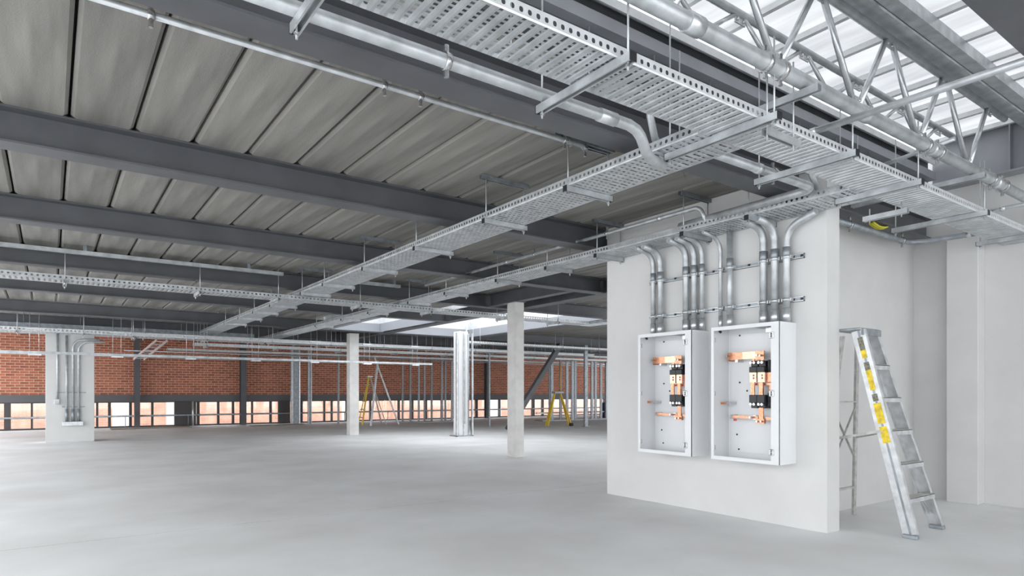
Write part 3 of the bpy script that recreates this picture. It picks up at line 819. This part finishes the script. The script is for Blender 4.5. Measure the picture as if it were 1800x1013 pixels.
def cabinet(y0, label, redmark):
    """wall cabinet with its door removed: y0 = right-hand side, .70 wide, .27 deep, 1.25 tall"""
    y1, z0, z1, xf = y0 + 0.70, 0.572, 1.822, XW - 0.272
    t = thing('switchboard_cabinet', label, 'cabinet', (XW, (y0 + y1) / 2, z0), 'switchboard cabinets')
    th = 0.004
    MB().box(XW - 0.006, XW - 0.001, y0, y1, z0, z1).build('back_panel', 'cabinet', t)
    MB().box(xf, XW - 0.006, y0, y0 + th, z0, z1).build('side_panel', 'cabinet', t)
    MB().box(xf, XW - 0.006, y1 - th, y1, z0, z1).build('side_panel', 'cabinet', t)
    MB().box(xf, XW - 0.006, y0 + th, y1 - th, z0, z0 + th).build('bottom_panel', 'cabinet', t)
    MB().box(xf, XW - 0.006, y0 + th, y1 - th, z1 - th, z1).build('top_panel', 'cabinet', t)
    # front return flange around the opening
    fr = MB()
    wl, wr, wt = 0.030, 0.075, 0.034
    fr.box(xf - 0.002, xf + 0.012, y1 - wl, y1 - 0.0, z0, z1)
    fr.box(xf - 0.002, xf + 0.012, y0, y0 + wr, z0, z1)
    fr.box(xf - 0.002, xf + 0.012, y0 + wr, y1 - wl, z1 - wt, z1)
    fr.box(xf - 0.002, xf + 0.012, y0 + wr, y1 - wl, z0, z0 + wt)
    # joined into one flange ring
    vs = []
    ov = [(y0, z0), (y1, z0), (y1, z1), (y0, z1)]
    iv = [(y0 + wr, z0 + wt), (y1 - wl, z0 + wt), (y1 - wl, z1 - wt), (y0 + wr, z1 - wt)]
    a, b = xf - 0.002, xf + 0.012
    vs = [(a, *p) for p in ov] + [(a, *p) for p in iv] + [(b, *p) for p in ov] + [(b, *p) for p in iv]
    fs = []
    for k in range(4):
        j = (k + 1) % 4
        fs += [(k, j, 4 + j, 4 + k), (8 + k, 12 + k, 12 + j, 8 + j), (k, 8 + k, 8 + j, j), (4 + k, 4 + j, 12 + j, 12 + k)]
    MB().add(vs, fs).build('front_flange', 'cabinet', t)
    MB().box(XW - 0.022, XW - 0.014, y0 + 0.05, y1 - 0.05, z0 + 0.06, z1 - 0.06).build('mounting_plate', 'cabinet', t)
    o = y0 - 3.14
    def part(nm, m, xa, xb, ya, yb, za, zb, parent=t, c=0.0):
        mb = MB()
        if c: mb.cbox(min(xa, xb), max(xa, xb), min(ya, yb) + o, max(ya, yb) + o, za, zb, c)
        else: mb.box(xa, xb, ya + o, yb + o, za, zb)
        return mb.build(nm, m, parent)
    # copper bus bars
    b1 = part('busbar', 'copper', 5.262, 5.272, 3.60, 3.766, 1.515, 1.582)
    part('busbar', 'copper_bright', 5.260, 5.272, 3.465, 3.60, 1.515, 1.582)
    part('busbar', 'copper', 5.258, 5.268, 3.378, 3.465, 1.505, 1.585)
    part('busbar', 'copper', 5.262, 5.360, 3.752, 3.766, 1.502, 1.514)
    part('busbar', 'copper', 5.259, 5.270, 3.475, 3.50, 1.45, 1.515)
    part('busbar', 'copper', 5.259, 5.270, 3.385, 3.41, 1.45, 1.51)
    for ya in (3.44, 3.355):
        part('busbar', 'copper_bright', 5.235, 5.250, ya, ya + 0.068, 1.298, 1.388)
        part('busbar', 'copper', 5.242, 5.254, ya + 0.024, ya + 0.062, 1.18, 1.298)
    part('busbar', 'copper', 5.262, 5.272, 3.24, 3.355, 1.30, 1.385)
    part('busbar', 'copper', 5.275, 5.285, 3.24, 3.51, 1.27, 1.29)
    part('busbar', 'copper', 5.29, 5.30, 3.405, 3.432, 1.18, 1.29)
    part('busbar', 'copper', 5.29, 5.30, 3.30, 3.345, 1.19, 1.27)
    part('busbar', 'copper', 5.250, 5.262, 3.380, 3.424, 0.925, 1.065)
    part('busbar', 'copper', 5.245, 5.275, 3.367, 3.448, 0.921, 0.962)
    part('busbar', 'copper', 5.262, 5.276, 3.442, 3.713, 0.962, 0.986)
    part('busbar', 'copper', 5.262, 5.276, 3.25, 3.365, 0.955, 0.98)
    part('busbar', 'copper', 5.25, 5.27, 3.775, 3.834, 1.090, 1.112)
    part('insulator', 'chrome', 5.25, 5.36, 3.735, 3.775, 1.088, 1.114)
    for yy in (3.72, 3.47): part('insulator', 'chrome', 5.276, 5.363, yy, yy + 0.03, 0.955, 0.992)
    part('insulator', 'chrome', 5.272, 5.363, 3.66, 3.69, 1.49, 1.515)
    # isolators: dark bodies with bright terminals
    for (za, zb, zt0) in ((1.388, 1.440, 1.440), (1.107, 1.182, 1.06)):
        for ya in (3.432, 3.352):
            iso = part('isolator', 'black_plastic', 5.225, 5.355, ya, ya + 0.078, za, zb, c=0.005)
            part('isolator_pole', 'black_plastic', 5.25, 5.355, ya + 0.005, ya + 0.073, zt0, zt0 + 0.055, iso, 0.004)
            for q in (0.022, 0.055):
                zc = zt0 + 0.028
                mb = MB().tube([(5.215, ya + q + o, zc + 0.008), (5.255, ya + q + o, zc + 0.008)], 0.013, 8)
                mb.build('terminal', 'chrome', iso)
    part('isolator_side', 'black_plastic', 5.27, 5.36, 3.325, 3.35, 1.37, 1.50, c=0.004)
    part('isolator_side', 'black_plastic', 5.27, 5.36, 3.325, 3.35, 1.08, 1.20, c=0.004)
    for ya, zz in ((3.475, 1.335), (3.388, 1.335), (3.475, 1.36), (3.388, 1.36), (3.40, 1.54), (3.43, 1.545), (3.75, 1.548), (3.39, 0.94), (3.43, 0.94), (3.50, 0.974)):
        MB().tube([(5.222, ya + o, zz), (5.262, ya + o, zz)], 0.010, 6, smooth=False).build('bolt', 'chrome', t)
    # hinges, catches and fixings
    for zz in (1.705, 1.195, 0.68):
        MB().cbox(xf + 0.014, xf + 0.04, y1 - 0.022, y1 - 0.006, zz - 0.022, zz + 0.022, 0.003).build('hinge_lug', 'chrome', t)
        c = MB().cbox(xf - 0.016, xf + 0.03, y0 + 0.046, y0 + 0.088, zz - 0.028, zz + 0.028, 0.005).build('catch', 'chrome', t)
        MB().tube([(xf - 0.020, y0 + 0.064, zz - 0.02), (xf - 0.020, y0 + 0.064, zz + 0.02)], 0.007, 8).build('catch_pin', 'galv_dull', c)
    part('gland_plate', 'galv_dull', 5.15, 5.36, 3.17, 3.46, 1.795, 1.815)
    part('gland_bracket', 'chrome', 5.22, 5.30, 3.23, 3.34, 1.74, 1.795, c=0.004)
    for (ya, zz) in ((3.70, 1.75), (3.71, 0.66), (3.70, 1.30), (3.62, 1.22), (3.27, 0.68), (3.73, 0.80)):
        MB().tube([(XW - 0.026, ya + o, zz), (XW - 0.012, ya + o, zz)], 0.009, 8).build('fixing', 'black_plastic', t)
    MB().tube([(5.20, 3.81 + o, 1.795), (5.22, 3.81 + o, 1.78)], 0.012, 8).build('fixing', 'black_plastic', t)
    if redmark:
        part('warning_mark', 'red_mark', 5.262, 5.264, 3.665, 3.70, 0.935, 0.955)
cabinet(4.075, 'white open switchboard cabinet with copper busbars, left of the two', False)
cabinet(3.14, 'white open switchboard cabinet with copper busbars, right of the two', True)

# ------------------------------------------------------------------ stepladder beside the service wall
ld = thing('stepladder', 'aluminium stepladder with yellow stickers standing in the alcove', 'ladder', (6.0, 2.75, 0))
HT = 1.735
def lerp(a, b, u): return Vector(a) + (Vector(b) - Vector(a)) * u
FN0, FN1 = (5.737, 2.355, 0.03), (5.62, 2.72, HT)      # near front rail foot, top
FF0, FF1 = (6.361, 2.395, 0.03), (5.905, 2.74, HT)     # far front rail
RN0, RN1 = (5.72, 3.12, 0.0), (5.62, 2.85, HT - 0.04)
RF0, RF1 = (6.43, 3.15, 0.0), (5.90, 2.86, HT - 0.04)
def rail(a, b, name, sgn):
    """channel-section stile, web facing outward along X"""
    a, b = Vector(a), Vector(b)
    t = (b - a).normalized()
    u = Vector((0, 1, 0))
    u = (u - t * u.dot(t)).normalized()
    w = t.cross(u).normalized()
    if w.x * sgn < 0: w = -w
    hw, fl, th = 0.056, 0.032, 0.004
    prof = [(-hw, 0), (hw, 0), (hw, -fl), (hw - th, -fl), (hw - th, -th), (-hw + th, -th), (-hw + th, -fl), (-hw, -fl)]
    vs = [a + u * p + w * q for p, q in prof] + [b + u * p + w * q for p, q in prof]
    n = len(prof)
    fs = [(i, (i + 1) % n, n + (i + 1) % n, n + i) for i in range(n)]
    fs += [tuple(range(n))[::-1], tuple(range(n, 2 * n))]
    r = MB().add(vs, fs).build(name, 'alu', ld)
    # raised rib down the web
    vs = [a + u * p + w * q for p, q in ((-0.012, 0), (0.004, 0), (0.004, 0.003), (-0.012, 0.003))] + [b + u * p + w * q for p, q in ((-0.012, 0), (0.004, 0), (0.004, 0.003), (-0.012, 0.003))]
    MB().add(vs, [(0, 1, 5, 4), (1, 2, 6, 5), (2, 3, 7, 6), (3, 0, 4, 7)]).build('rib', 'galv_dull', r)
    return r, u, w
rn, un, wn_ = rail(FN0, FN1, 'front_rail', -1)
rf, uf, wf = rail(FF0, FF1, 'front_rail', 1)
for (u0, u1, m) in ((0.44, 0.52, 'yellow'), (0.535, 0.635, 'yellow'), (0.70, 0.80, 'yellow'), (0.80, 0.84, 'label_dark'), (0.86, 0.90, 'yellow'), (0.90, 0.965, 'label_dark'), (0.645, 0.68, 'label_dark')):
    a, b = lerp(FN0, FN1, u0), lerp(FN0, FN1, u1)
    k = 0.034 if m == 'yellow' and u0 < 0.7 else 0.024
    vs = [a + un * (-k) + wn_ * 0.0045, a + un * (k * 0.75) + wn_ * 0.0045, b + un * (k * 0.75) + wn_ * 0.0045, b - un * k + wn_ * 0.0045]
    vs += [v - wn_ * 0.004 for v in vs]
    MB().add(vs, [(0, 1, 2, 3), (4, 7, 6, 5), (0, 4, 5, 1), (1, 5, 6, 2), (2, 6, 7, 3), (3, 7, 4, 0)]).build('sticker', m, rn)
for i in range(5):
    u = (0.30 + 0.285 * i) / HT
    a, b = lerp(FN0, FN1, u), lerp(FF0, FF1, u)
    z = a.z
    MB().cbox(a.x + 0.004, b.x - 0.004, a.y - 0.042, a.y + 0.045, z - 0.012, z, 0.003).build('tread', 'alu_step', ld)
    MB().box(a.x + 0.004, b.x - 0.004, a.y - 0.042, a.y - 0.036, z - 0.045, z - 0.004).build('tread_lip', 'alu', ld)
MB().cbox(5.585, 5.945, 2.68, 2.90, HT, HT + 0.022, 0.006).build('top_cap', 'galv_dull', ld)
MB().box(5.59, 5.94, 2.672, 2.682, HT - 0.04, HT + 0.016).build('top_cap_apron', 'galv_dull', ld)
for (a, b) in ((RN0, RN1), (RF0, RF1)):
    MB().bar(a, b, 0.022, 0.045, up=(1, 0, 0)).build('rear_leg', 'alu_step', ld)
for (u, w) in ((0.17, 0.018), (0.66, 0.012)):
    a, b = lerp(RN0, RN1, u), lerp(RF0, RF1, u)
    MB().bar(a, b, 0.03, w).build('rear_brace', 'alu_step', ld)
MB().bar(lerp(RN0, RN1, 0.20), lerp(RF0, RF1, 0.64), 0.02, 0.006).build('rear_brace', 'alu_step', ld)
MB().bar(lerp(RF0, RF1, 0.34), lerp(RN0, RN1, 0.62), 0.02, 0.006).build('rear_brace', 'alu_step', ld)
for (fa, fb, ra, rb) in ((FN0, FN1, RN0, RN1), (FF0, FF1, RF0, RF1)):
    MB().bar(lerp(fa, fb, 0.50), lerp(ra, rb, 0.46), 0.008, 0.022).build('spreader', 'alu_step', ld)
for (p, s) in ((FN0, -1), (FF0, 1)):
    MB().cbox(p[0] - 0.022, p[0] + 0.022, p[1] - 0.062, p[1] + 0.055, 0.0, 0.035, 0.006).build('foot', 'galv_dull', ld)
for (fa, fb, s) in ((FN0, FN1, 1), (FF0, FF1, -1)):
    a = lerp(fa, fb, 0.06)
    st = lerp(fa, fb, 0.30 / HT)
    MB().bar(a, (st.x + s * 0.14, st.y, st.z - 0.02), 0.014, 0.004).build('knee_brace', 'alu', ld)
    MB().bar(lerp(fa, fb, 0.05) + Vector((0, 0.03, 0)), (st.x + s * 0.10, st.y + 0.03, st.z - 0.02), 0.014, 0.004).build('knee_brace', 'alu', ld)

# ------------------------------------------------------------------ columns
def column(x0, x1, y0, y1, zt, label):
    t = thing('square_column', label, 'column', ((x0 + x1) / 2, (y0 + y1) / 2, 0), 'square columns')
    MB().cbox(x0, x1, y0, y1, 0, zt, 0.008).build('shaft', 'concrete_col', t)
    MB().box(x0 - 0.03, x1 + 0.03, y0 - 0.03, y1 + 0.03, zt, zt + 0.008).build('cap_plate', 'steel_paint', t)
    return t
column(6.98, 7.185, 9.57, 9.83, ZB - 0.009, 'pale square column standing nearest, left of the service wall')
column(6.87, 7.14, 17.35, 17.60, ZB - 0.009, 'pale square column farther back in front of the leaning props')
pr = thing('pier', 'wide white pier with conduits on its face, at the left', 'pier', (0.4, 19.3, 0))
MB().cbox(-0.09, 0.895, 19.0, 19.6, 0, 2.80, 0.006).build('shaft', 'wall_white', pr)
PC = [(0.145, 1.05, 2.75, 0), (0.326, 0.50, 2.6, 1), (0.452, 0.50, 2.30, 2), (0.567, 0.50, 2.25, 2)]
for i, (x, za, zb, kind) in enumerate(PC):
    t = thing('wall_conduit', 'galvanised conduit on the white pier, %s from the left' % ORD[i], 'conduit', (x, 18.96, za), 'conduits on the white pier')
    if kind == 2:
        path = fillet([(x, 18.96, za), (x, 18.96, zb + 0.2), (x + 0.55, 18.9, zb + 0.22)], 0.22, 8)
    else:
        path = [(x, 18.96, za), (x, 18.96, zb)]
    MB().tube(path, 0.026, 10).build('tube', 'galv', t)
    if kind: MB().tube([(x, 18.96, za), (x, 18.96, za + 0.30)], 0.034, 10).build('coupling', 'galv_dull', t)
    else: MB().cbox(x - 0.06, x + 0.04, 18.90, 18.998, za - 0.12, za, 0.005).build('socket_box', 'galv', t)
tag(MB().cbox(0.24, 0.66, 18.90, 18.998, 0.40, 0.50, 0.005).build('junction_box', 'galv_bright'), 'long galvanised junction box on the white pier', 'junction box')
for (z, xa, xb) in ((0.86, 0.235, 0.70), (1.21, 0.13, 0.72)):
    tag(MB().box(xa, xb, 18.975, 18.999, z - 0.012, z + 0.012).build('strut_rail', 'galv_dull'), '%s strut rail across the white pier' % ('lower' if z < 1 else 'upper'), 'strut')

fc = thing('framed_column', 'stud-framed column with galvanised edge channels, middle of the hall', 'column', (9.25, 15.3, 0))
MB().box(9.12, 9.24, 15.12, 15.42, 0, ZB).build('board_face', 'white_paint', fc)
MB().box(9.27, 9.40, 15.12, 15.42, 0, ZB).build('board_face', 'white_paint', fc)
for (xa, xb, ya) in ((9.0, 9.035, 15.05), (9.24, 9.275, 15.09), (9.40, 9.425, 15.09), (9.50, 9.535, 15.05)):
    MB().box(xa, xb, ya, ya + 0.06, 0, 2.85).build('stud', 'galv', fc)
MB().box(9.0, 9.54, 15.05, 15.44, 0, 0.03).build('bottom_track', 'galv_dull', fc)
pts = fillet([(9.22, 15.0, 0.35), (9.22, 15.0, 2.75), (9.35, 15.0, 3.1)], 0.2)
MB().tube(pts, 0.018, 8).build('cable_conduit', 'galv', fc)
MB().tube([(9.36, 15.03, 0.1), (9.38, 15.02, 1.6), (9.33, 15.03, 2.8)], 0.012, 8).build('cable_conduit', 'galv_dull', fc)

# ------------------------------------------------------------------ posts, partitions and loose things at the far side
for (xa, xb, lab) in ((2.36, 2.52, 'dark steel post against the brick wall, right of the white pier'), (5.80, 6.0, 'dark grey steel post in the middle of the brick wall'), (16.85, 17.0, 'slim dark post against the brick wall, right of the framed column')):
    t = thing('wall_post', lab, 'post', ((xa + xb) / 2, 25.5, 0))
    MB().prism([(xa, 25.4), (xb, 25.4), (xb, 25.412), ((xa + xb) / 2 + 0.006, 25.412), ((xa + xb) / 2 + 0.006, 25.62), (xb, 25.62), (xb, 25.63), (xa, 25.63), (xa, 25.62), ((xa + xb) / 2 - 0.006, 25.62), ((xa + xb) / 2 - 0.006, 25.412), (xa, 25.412)], 'Z', 0, ZC).build('section', 'steel_paint', t)
for (xa, xb, lab) in ((3.61, 4.32, 'dark solid panel standing in the window strip, near the pier'), (7.24, 7.70, 'dark solid panel in the window strip left of the galvanised column'), (7.95, 8.2, 'grey solid panel between the galvanised columns')):
    tag(MB().cbox(xa, xb, 25.66, 25.76, 0.05, 0.885, 0.006).build('window_panel', 'frame_dark'), lab, 'panel')
for (xa, xb, y, lab) in ((7.54, 7.89, 25.0, 'wide galvanised boxed column in front of the brick wall'), (8.20, 8.34, 25.0, 'narrow galvanised column right of the wide boxed one')):
    t = thing('boxed_column', lab, 'column', ((xa + xb) / 2, y, 0))
    w = xb - xa
    MB().box(xa, xa + w * 0.25, y, y + 0.1, 0, 3.0).build('stud', 'galv', t)
    MB().box(xa + w * 0.30, xa + w * 0.82, y + 0.02, y + 0.12, 0, 3.0).build('facing', 'galv_dull', t)
    MB().box(xa + w * 0.86, xb, y, y + 0.1, 0, 3.0).build('stud', 'galv_bright', t)
def stud(x, y, h, label, group, w=0.07, d=0.05):
    t = thing('wall_stud', label, 'stud', (x, y, 0), group)
    MB().prism([(x - w / 2, y), (x + w / 2, y), (x + w / 2, y + d), (x + w / 2 - 0.004, y + d), (x + w / 2 - 0.004, y + 0.004), (x - w / 2 + 0.004, y + 0.004), (x - w / 2 + 0.004, y + d), (x - w / 2, y + d)], 'Z', 0, h).build('section', 'galv_dull', t)
NS = 0
for x, y in ((9.05, 24.0), (12.07, 24.6), (12.28, 24.3), (12.52, 24.0), (12.79, 24.0), (13.02, 23.8), (13.28, 23.4), (13.45, 23.4), (13.59, 23.1), (14.07, 23.1)):
    NS += 1
    stud(x, y, 2.75, 'bare galvanised stud left of the framed column, %s from the left' % ORD[NS - 1], 'studs left of the framed column')
for i, x in enumerate((17.58, 17.8, 18.06, 18.29, 18.58, 18.88, 19.08, 19.5, 19.98, 20.19, 20.51, 20.76, 20.94)):
    stud(x, 21.5 + random.uniform(-0.3, 0.3), 2.72, 'bare galvanised stud right of the near column, %s from the left' % ORD[i], 'studs right of the near column', 0.13)
tag(MB().box(11.9, 14.3, 23.0, 24.7, 0, 0.02).build('floor_plate', 'galv_dull'), 'flat steel sheet on the floor under the left stud partition', 'sheet')
tag(MB().box(16.9, 21.4, 21.6, 21.68, 0.30, 0.36).build('stud_rail', 'galv'), 'horizontal rail across the right stud partition', 'rail')
tag(MB().box(16.9, 21.4, 21.2, 21.75, 0.0, 0.04).build('floor_track', 'galv_dull'), 'floor track under the right stud partition', 'track')
t = thing('wall_stud', 'single tall galvanised post standing right of the yellow trestle', 'post', (15.52, 17.0, 0))
MB().box(15.45, 15.59, 16.97, 17.05, 0, 2.9).build('section', 'galv_dull', t)
MB().box(15.40, 15.64, 16.9, 17.12, 0, 0.012).build('base_plate', 'galv_dull', t)
tag(MB().bar((12.1, 17.0, 0.0), (14.33, 17.0, 2.88), 0.16, 0.16).build('diagonal_brace', 'steel_paint'), 'dark diagonal steel brace right of the nearest square column', 'brace')
tag(MB().box(12.69, 12.74, 18.98, 19.03, 0, 2.6).build('slim_post', 'galv_dull'), 'slim dark post between the framed column and the near column', 'post')

tr = thing('trestle', 'yellow A-frame trestle standing right of the near column', 'trestle', (15.2, 18.2, 0))
for y in (18.12, 18.28):
    MB().bar((14.69, y, 0), (15.07, 18.2, 1.18), 0.06, 0.04).build('leg', 'yellow_plain', tr)
    MB().bar((15.81, y, 0), (15.34, 18.2, 1.18), 0.06, 0.04).build('leg', 'yellow_plain', tr)
MB().cbox(15.0, 15.42, 18.1, 18.3, 1.18, 1.26, 0.01).build('head', 'galv_dull', tr)
tag(MB().tube([(15.34, 18.2, 1.26), (15.34, 18.2, 2.28)], 0.03, 8).build('pole', 'orange_wood'), 'short orange pole standing on the yellow trestle', 'pole')
tag(MB().tube([(15.2, 17.5, 0.06), (15.32, 17.5, 0.06)], 0.06, 10).build('cable_reel', 'black_plastic'), 'small dark reel on the floor under the yellow trestle', 'reel')
fl2 = thing('stepladder', 'far A-frame stepladder with yellow side, behind the farther square column', 'ladder', (9.8, 22.8, 0))
for y in (22.6, 23.0):
    MB().bar((9.43, y, 0), (9.77, 22.8, 1.8), 0.05, 0.03).build('rail', 'yellow_plain', fl2)
    MB().bar((10.39, y, 0), (9.83, 22.8, 1.8), 0.05, 0.03).build('rail', 'alu_step', fl2)
for k in range(5):
    u = 0.15 + 0.17 * k
    MB().box(9.43 + 0.34 * u - 0.03, 9.43 + 0.34 * u + 0.03, 22.62, 22.98, 1.8 * u - 0.01, 1.8 * u + 0.02).build('tread', 'alu_step', fl2)
MB().box(9.7, 9.9, 22.7, 22.9, 1.8, 1.84).build('top_cap', 'alu', fl2)
t = thing('leaning_prop', 'long galvanised stud leaning to the left behind the farther square column', 'prop', (10.7, 22.3, 0))
MB().bar((10.72, 22.2, 0.0), (9.83, 22.4, 2.52), 0.07, 0.05).build('section', 'galv', t)
t = thing('leaning_prop', 'galvanised stud leaning to the right behind the farther square column', 'prop', (9.4, 21.75, 0))
MB().bar((9.40, 21.75, 0.0), (9.80, 22.05, 2.4), 0.06, 0.05).build('section', 'galv', t)
for (xa, xb, y, lab) in ((2.33, 3.99, 24.5, 'flat board lying on the floor beside the dark post'), (5.84, 7.71, 23.8, 'flat board lying on the floor left of the galvanised column'), (1.6, 2.3, 24.3, 'small board on the floor right of the white pier')):
    tag(MB().cbox(xa, xb, y, y + 0.6, 0, 0.035, 0.004).build('floor_board', 'board'), lab, 'board')
t = thing('window_guard', 'galvanised safety upright standing by the dark window panel', 'post', (4.2, 25.3, 0))
MB().tube([(4.16, 25.35, 0), (4.16, 25.35, 0.9)], 0.03, 8).build('upright', 'galv_bright', t)
MB().box(4.08, 4.24, 25.27, 25.43, 0, 0.01).build('base_plate', 'galv', t)
gb = thing('guard_rail', 'grey handrail running along the strip windows', 'rail', (5, 25.6, 0.37))
MB().tube([(-2.2, 25.6, 0.40), (24, 25.6, 0.40)], 0.03, 8).build('rail', 'galv_dull', gb)
for k in range(14):
    MB().tube([(-1.8 + 1.95 * k, 25.6, 0), (-1.8 + 1.95 * k, 25.6, 0.40)], 0.015, 6).build('stanchion', 'galv_dull', gb)
tag(MB().cbox(21.2, 21.6, 21.9, 22.2, 0, 0.75, 0.05).build('tool_bag', 'blue_cloth'), 'dark blue bag behind the right stud partition', 'bag')
